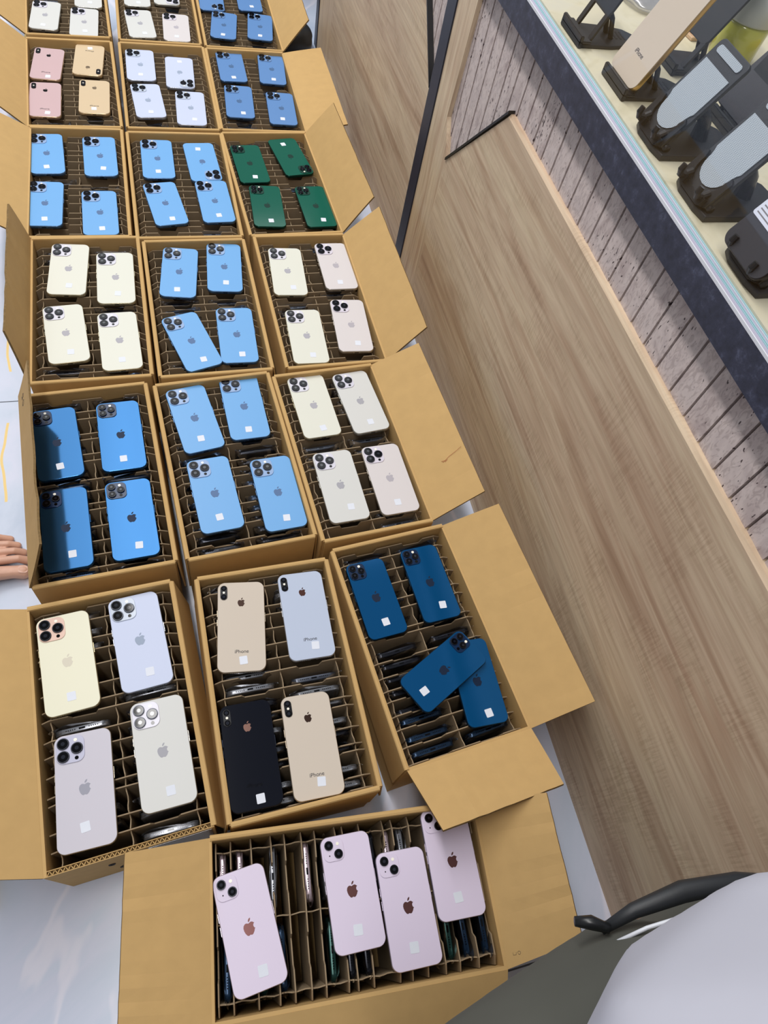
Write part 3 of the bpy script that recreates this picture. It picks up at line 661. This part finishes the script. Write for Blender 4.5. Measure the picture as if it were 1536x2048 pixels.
# ------------------------------------------------------------------ things in the display case
ZS = 0.8162
def frame_lean(deg):   # x' = width (-Y world when seen from the front), y' = up the lean, z' = towards the customer
    r = math.radians(deg); up = Vector((math.cos(r), 0, math.sin(r))); wd = Vector((0, -1, 0)); n = wd.cross(up)
    return Matrix(((wd.x, up.x, n.x, 0), (wd.y, up.y, n.y, 0), (wd.z, up.z, n.z, 0), (0, 0, 0, 1)))
def pad_stand(loc, label, deg=58, L=.118):
    t = thing('phone_stand', label, 'phone stand', loc, 0, 'black phone stands in the glass case')
    b = bmesh.new(); pts = [(-.022, -.042), (.062, -.042), (.085, -.036), (.098, -.022), (.101, 0), (.098, .022), (.085, .036), (.062, .042), (-.008, .042), (-.02, .034), (-.026, .018), (-.026, -.02)]
    slab(b, pts, 0, .008, .002); obj('base', b, M['blackm'], t)
    T = Matrix.Translation((-.020, 0, .012)) @ frame_lean(deg)
    b = bmesh.new(); slab(b, rrect(.068, L, .007, 5, 0, L / 2), -.005, 0, .001, T=T); obj('back_plate', b, M['blackm'], t)
    b = bmesh.new(); tongue = [(-.029, L - .026), (-.029, .046), (-.0265, .042), (-.0245, .036)] + [(.0245 * math.cos(PI + i * PI / 10), .034 + .022 * math.sin(PI + i * PI / 10)) for i in range(11)] + [(.0245, .036), (.0265, .042), (.029, .046), (.029, L - .026)]
    flatpoly(b, tongue, .0002, .0012, T=T); obj('grip_pad', b, M['pad'], t)
    b = bmesh.new(); slab(b, rrect(.054, .009, .004, 4, 0, L - .011), .0002, .0012, T=T); obj('upper_grip_strip', b, M['pad'], t)
    # cradle with two hooks
    b = bmesh.new(); cr = [(-.034, .0), (-.034, .034), (-.029, .038), (-.0255, .030)] + [(.0255 * math.cos(PI + i * PI / 10), .026 + .024 * math.sin(PI + i * PI / 10)) for i in range(11)] + [(.0255, .030), (.029, .038), (.034, .034), (.034, .0), (.02, -.006), (-.02, -.006)]
    flatpoly(b, cr, .001, .004, T=T); obj('cradle', b, M['black'], t)
    for s in (-1, 1):
        b = bmesh.new(); P_ = [T @ Vector((s * .022, .012, .003)), T @ Vector((s * .022, .004, .008)), T @ Vector((s * .022, .001, .015)), T @ Vector((s * .022, .004, .019)), T @ Vector((s * .022, .011, .0205))]
        tube(b, P_, [.0045, .0045, .0042, .004, .0035], 10); bx(b, s * .022 - .0075, s * .022 + .0075, -.003, .006, .002, .010, T=T); obj('hook', b, M['black'], t, smooth=False)
    b = bmesh.new(); tube(b, [(.055, 0, .006), (.050, 0, .03), tuple(T @ Vector((0, L * .55, -.006)))], [.012, .009, .009], 10); obj('strut', b, M['black'], t, smooth=True)
    b = bmesh.new(); tube(b, [(-.014, -.036, .012), (-.014, .036, .012)], .005, 12); obj('front_hinge', b, M['black'], t, smooth=True)
    return t, T
def slot_stand(loc, label, L=.10, deg=66):
    t = thing('phone_stand', label, 'phone stand', loc, 0, 'black phone stands in the glass case')
    b = bmesh.new(); pts = [(-.004, -.034), (.05, -.033), (.085, -.026), (.104, -.012), (.106, .004), (.09, .022), (.06, .031), (-.004, .034)]
    slab(b, pts, 0, .005, .0015); obj('base', b, M['blackm'], t)
    b = bmesh.new()
    for i in range(4): flatpoly(b, [(.058 + i * .007, -.010), (.061 + i * .007, -.010), (.061 + i * .007, .012), (.058 + i * .007, .012)], .0050, .0054)
    obj('base_slots', b, M['lens'], t)
    b = bmesh.new(); bx(b, -.008, -.002, -.036, .036, .0, .016); bx(b, -.008, .012, -.036, .036, .006, .0095); bmesh.ops.bevel(b, geom=b.edges[:], offset=.0012, segments=2, affect='EDGES'); obj('front_lip', b, M['blackm'], t)
    T = Matrix.Translation((.012, 0, .010)) @ frame_lean(deg)
    b = bmesh.new(); slab(b, rrect(.060, L - .032, .010, 5, 0, .032 + (L - .032) / 2), -.004, 0, .001, T=T)
    for s in (-1, 1): slab(b, rrect(.009, .040, .003, 3, s * .024, .018), -.004, -.0002, .0006, T=T)
    obj('back_plate', b, M['blackm'], t)
    b = bmesh.new()
    for s in (-1, 1): tube(b, [(.056, s * .009, .004), (.047, s * .009, .03), tuple(T @ Vector((s * .006, L * .45, -.006)))], [.004, .004, .004], 8)
    obj('strut', b, M['black'], t)
    return t, T
def lean_phone(typ, col, loc, deg, label, zoff=.001):
    pr = phone_proto2(typ, col); pr['label'] = label; pr['category'] = 'smartphone'; pr['group'] = 'phones shown in the glass case'
    Mx = Matrix.Translation(loc) @ frame_lean(deg) @ Matrix.Translation((0, DIM[typ][1] / 2, zoff))
    pr.matrix_world = Mx; return pr
def phone_proto2(typ, col):
    PH.clear(); r = phone_proto(typ, col)
    for ch in list(r.children):
        if ch.name.startswith('label_sticker'): bpy.data.objects.remove(ch)
    return r
s1, _ = slot_stand((.607, 1.016, ZS), 'small black slotted phone stand, the farthest one standing by the glass, empty')
s2, T2 = slot_stand((.618, .880, ZS), 'black slotted phone stand under the pale gold phone')
PCOL['shopgold'] = ((206, 192, 172), (196, 160, 96), (60, 52, 46), (196, 184, 150))
lean_phone('xs', 'shopgold', (.6255, .880, ZS + .0100), 65, 'pale gold smartphone leaning on a black stand in the glass case')
pad_stand((.627, .752, ZS), 'black phone stand with grey woven pad, the one nearer the gold phone')
pad_stand((.628, .632, ZS), 'black phone stand with grey woven pad, the one nearer the black labelled phone')
pad_stand((.628, .503, ZS), 'black phone stand holding the black phone with the white price label')
pad_stand((.632, .372, ZS), 'black phone stand just at the right edge below the labelled phone')
PCOL['shopblack'] = ((58, 58, 62), (34, 34, 38), (20, 20, 24), (64, 64, 68))
p5 = lean_phone('pm', 'shopblack', (.6030, .503, ZS + .0120), 58, 'charcoal smartphone with a white price label leaning in the glass case', .0048)
for ch in list(p5.children):
    if ch.name.startswith(('logo',)): bpy.data.objects.remove(ch)
lab = obj('price_label', slab(bmesh.new(), rrect(.048, .034, .003, 4), 0, .0003), M['sticker'], p5, loc=(-.014, -.026, .0081))
me = text_mesh('MB', .011); me.materials.clear(); me.materials.append(M['ink']); link('label_lettering', me, lab, (-.013, .0085, .0004))
b = bmesh.new()
for i in range(4): bx(b, -.020, .004 + .006 * (i % 2), -.001 - i * .0042, .0003 - i * .0042, .0003, .0004)
obj('label_print', b, M['greyink'], lab)
# second line of goods
slot_stand((.735, .955, ZS), 'small black slotted phone stand in the second line behind the gold phone', L=.15, deg=62)
s6, T6 = slot_stand((.745, .800, ZS), 'black slotted phone stand under the large dark phone behind the padded stands', L=.11)
lean_phone('pm', 'shopblack', (.757, .80, ZS + .0103), 56, 'large dark smartphone leaning in the second line behind the padded stand')
g = thing('gel_jar', 'squat jar of yellow-green gel with a pale grey cap in the glass case', 'jar', (.865, .985, ZS))
b = bmesh.new(); loft(b, [[(r * math.cos(2 * PI * i / 32), r * math.sin(2 * PI * i / 32), z) for i in range(32)] for z, r in ((0, .030), (.004, .034), (.05, .036), (.055, .034))]); obj('jar_body', b, M['liquid'], g, smooth=True)
b = bmesh.new(); loft(b, [[(r * math.cos(2 * PI * i / 32), r * math.sin(2 * PI * i / 32), z) for i in range(32)] for z, r in ((.0552, .036), (.058, .0385), (.10, .0385), (.105, .036), (.106, .03))]); obj('cap', b, M['capgrey'], g, smooth=True)
for i in range(5):
    b = bmesh.new(); bx(b, -.05, .05, -.028, .028, 0, .0055); bmesh.ops.bevel(b, geom=b.edges[:], offset=.001, segments=1, affect='EDGES')
    o = obj('envelope', b, M['kraft'] if i % 2 else M['pale_ply'], loc=(.865 + .004 * i, 1.062 + .003 * ((i * 7) % 3), ZS + i * .0062), rot=(0, 0, .12 + .03 * ((i * 5) % 3)))
    tag(o, 'brown paper envelope in the short stack behind the jar, %s' % ['bottom one', 'second from the bottom', 'middle one', 'second from the top', 'topmost'][i], 'envelope', 'envelopes stacked in the glass case')
b = bmesh.new(); bx(b, -.05, .05, -.03, .03, 0, .02); bmesh.ops.bevel(b, geom=b.edges[:], offset=.006, segments=3, affect='EDGES')
tag(obj('yellow_packet', b, M['yellow'], loc=(.93, .90, ZS), rot=(0, 0, .4)), 'yellow packet lying beside the gel jar at the right edge', 'packet')
# crumpled poly bag
def crumple(name, m, sx, sy, sz, seed, loc, amp=.25):
    b = bmesh.new(); bmesh.ops.create_icosphere(b, subdivisions=4, radius=1); rr = random.Random(seed); D = [(Vector((rr.uniform(-1, 1), rr.uniform(-1, 1), rr.uniform(-1, 1))) * 3.2, rr.uniform(0, 6)) for _ in range(9)]
    for v in b.verts:
        q = 1 + amp * sum(abs(math.sin(v.co.dot(d) + p)) for d, p in D) / len(D) - amp * .5; c = v.co * q; v.co = (c.x * sx, c.y * sy, max(0, (c.z + .75) * sz))
    return obj(name, b, m, smooth=True, loc=loc)
tag(crumple('poly_bag', M['poly'], .05, .04, .014, 3, (.80, 1.14, ZS), .5), 'crumpled clear plastic bag lying behind the gold phone', 'bag')
tag(crumple('black_bag', M['blackm'], .07, .07, .05, 5, (.50, 2.66, 0), .2), 'rounded black bag on the floor behind the far right box flap', 'bag')
b = bmesh.new(); bx(b, -.008, .006, -.028, .028, 0, .012); bmesh.ops.bevel(b, geom=b.edges[:], offset=.002, segments=2, affect='EDGES')
tag(obj('yellow_strip', b, M['yellow'], loc=(-.362, .135, 0)), 'short yellow strip on the floor at the left edge below the box flap', 'strip')

# ------------------------------------------------------------------ people
def blob(name, caps, m, parent, voxel, smooth_it=6):
    """capsule chains [(p, r), ...] fused into one skin"""
    b = bmesh.new()
    for ch in caps:
        for (p, r), (q, s) in zip(ch, ch[1:]):
            p, q = Vector(p), Vector(q); n = max(2, int((q - p).length / (min(r, s) * .35)) + 1)
            for i in range(n + 1):
                f = i / n; bmesh.ops.create_icosphere(b, subdivisions=2, radius=r + (s - r) * f, matrix=Matrix.Translation(p.lerp(q, f)))
    o = obj(name, b, m, parent, smooth=True)
    md = o.modifiers.new('fuse', 'REMESH'); md.mode = 'VOXEL'; md.voxel_size = voxel; md.use_smooth_shade = True
    sm = o.modifiers.new('soften', 'SMOOTH'); sm.factor = .5; sm.iterations = smooth_it
    return o
# bare foot at the left edge (left foot, toes towards the boxes)
pf = thing('person', 'bare foot of a person standing left of the boxes, toes against the box', 'person', (-.357, .70, 0))
def toe(y, r, x1, zb):
    return [((-.06, y * .8, .028), r * 1.2), ((-.020, y, .021), r * .95), ((x1 - .014, y, .015 + zb), r * .82), ((x1, y, r * .9 + .001), r * .92)]
caps = [[((-.26, -.002, .032), .030), ((-.19, .0, .036), .034), ((-.12, -.002, .038), .034), ((-.06, .0, .032), .030)],
        [((-.24, .0, .05), .032), ((-.235, .0, .11), .034), ((-.24, .0, .22), .045), ((-.26, .0, .38), .052), ((-.27, .0, .50), .056), ((-.33, .0, .88), .075)],
        [((-.13, -.02, .026), .024), ((-.06, -.030, .024), .024), ((-.03, -.034, .023), .021)], [((-.12, .022, .022), .02), ((-.05, .028, .02), .017)],
        toe(-.035, .0150, .026, .004), toe(-.009, .0092, .032, .006), toe(.0095, .0086, .024, .005), toe(.0265, .0082, .013, .004), toe(.0425, .0078, .000, .003)]
body = blob('body', caps, M['skin'], pf, .0016, 2)
blob('trousers', [[((-.268, .0, .45), .068), ((-.27, .0, .52), .072), ((-.33, .0, .90), .095)]], M['trouser'], pf, .006, 4)
for y, x1, r in ((-.035, .034, .0148), (-.009, .036, .0092), (.0095, .028, .0086), (.0265, .017, .0082), (.0425, .004, .0078)):
    b = bmesh.new(); slab(b, rrect(r * 1.1, r * 1.0, r * .3, 4), 0, .0008, .0002, T=Matrix.Translation((x1 - .006, y, r * 1.72)) @ Matrix.Rotation(.35, 4, 'Y')); obj('toenail', b, M['nail'], pf)
# photographer, seen looking down past shirt and trousers
pp = thing('person', 'photographer in white shirt and olive-grey trousers at the bottom right corner', 'person', (.30, -.34, 0))
def rel(c): return [[((p[0] - .30, p[1] + .34, p[2]), r) for p, r in ch] for ch in c]
H1, H2 = (.215, -.20, .74), (.40, -.22, .76)
body = blob('body', rel([[((.28, -.25, .90), .11), ((.29, -.36, 1.20), .12), ((.29, -.40, 1.34), .07), ((.29, -.39, 1.45), .055), ((.29, -.37, 1.56), .085)],
    [((.21, -.36, .1), .04), ((.20, -.30, .4), .055), ((.20, -.24, .7), .08)], [((.38, -.36, .1), .04), ((.38, -.30, .4), .055), ((.37, -.25, .7), .08)],
    [((.48, -.42, 1.28), .055), ((.54, -.42, 1.02), .042), ((.54, -.34, .80), .032), ((.54, -.32, .74), .03)],
    [((.11, -.44, 1.28), .055), ((.05, -.50, 1.02), .042), ((.03, -.47, .82), .032), ((.03, -.45, .76), .03)]]), M['skin'], pp, .008, 4)
TR = blob('trousers', rel([[((.132, -.176, .72), .101), ((.187, -.168, .715), .106), ((.238, -.152, .738), .106)], [((.187, -.168, .715), .106), ((.19, -.23, .50), .092), ((.20, -.30, .30), .08), ((.21, -.35, .10), .07)], [((.32, -.160, .72), .115), ((.36, -.24, .50), .095), ((.38, -.31, .30), .08), ((.38, -.36, .10), .07)],
    [((.20, -.20, .78), .11), ((.33, -.20, .78), .12)]]), M['trouser'], pp, .008, 8)
SH = blob('shirt', rel([[((.238, -.186, .918), .158), ((.37, -.215, .93), .158)], [((.25, -.28, 1.06), .14), ((.36, -.29, 1.06), .14)], [((.22, -.38, 1.24), .11), ((.37, -.38, 1.24), .11)], [((.15, -.42, 1.27), .075), ((.07, -.48, 1.12), .06)], [((.46, -.42, 1.27), .075), ((.52, -.42, 1.12), .062)]]), M['shirt'], pp, .008, 8)
HR = blob('hair', rel([[((.29, -.39, 1.60), .088), ((.29, -.40, 1.62), .085)]]), M['hair'], pp, .008, 2)
def rp(P_): return [(x - .30, y + .34, z) for x, y, z in P_]
b = bmesh.new(); tube(b, rp([(.222, -.052, .760), (.245, -.046, .768), (.28, -.043, .775), (.32, -.046, .778), (.36, -.055, .776)]), [.003, .005, .007, .006, .004], 10); obj('pocket_opening', b, M['blackm'], pp, smooth=True)
b = bmesh.new(); tube(b, rp([(.222, -.060, .768), (.245, -.056, .778), (.28, -.055, .787), (.31, -.058, .790)]), .0013, 8); obj('zip_teeth', b, M['alu_white'], pp, smooth=True)
b = bmesh.new(); tube(b, rp([(.226, -.052, .765), (.216, -.046, .762), (.206, -.043, .760)]), [.003, .0045, .003], 8); obj('zip_puller', b, M['black'], pp, smooth=True)
for x0 in (-.09, .08):
    b = bmesh.new()
    slab(b, [(x0 - .045, -.10), (x0 - .04, .08), (x0 - .02, .12), (x0 + .02, .12), (x0 + .04, .08), (x0 + .045, -.10), (x0 + .03, -.13), (x0 - .03, -.13)], 0, .05, .015); obj('shoe', b, M['black'], pp)
bpy.context.view_layer.update()
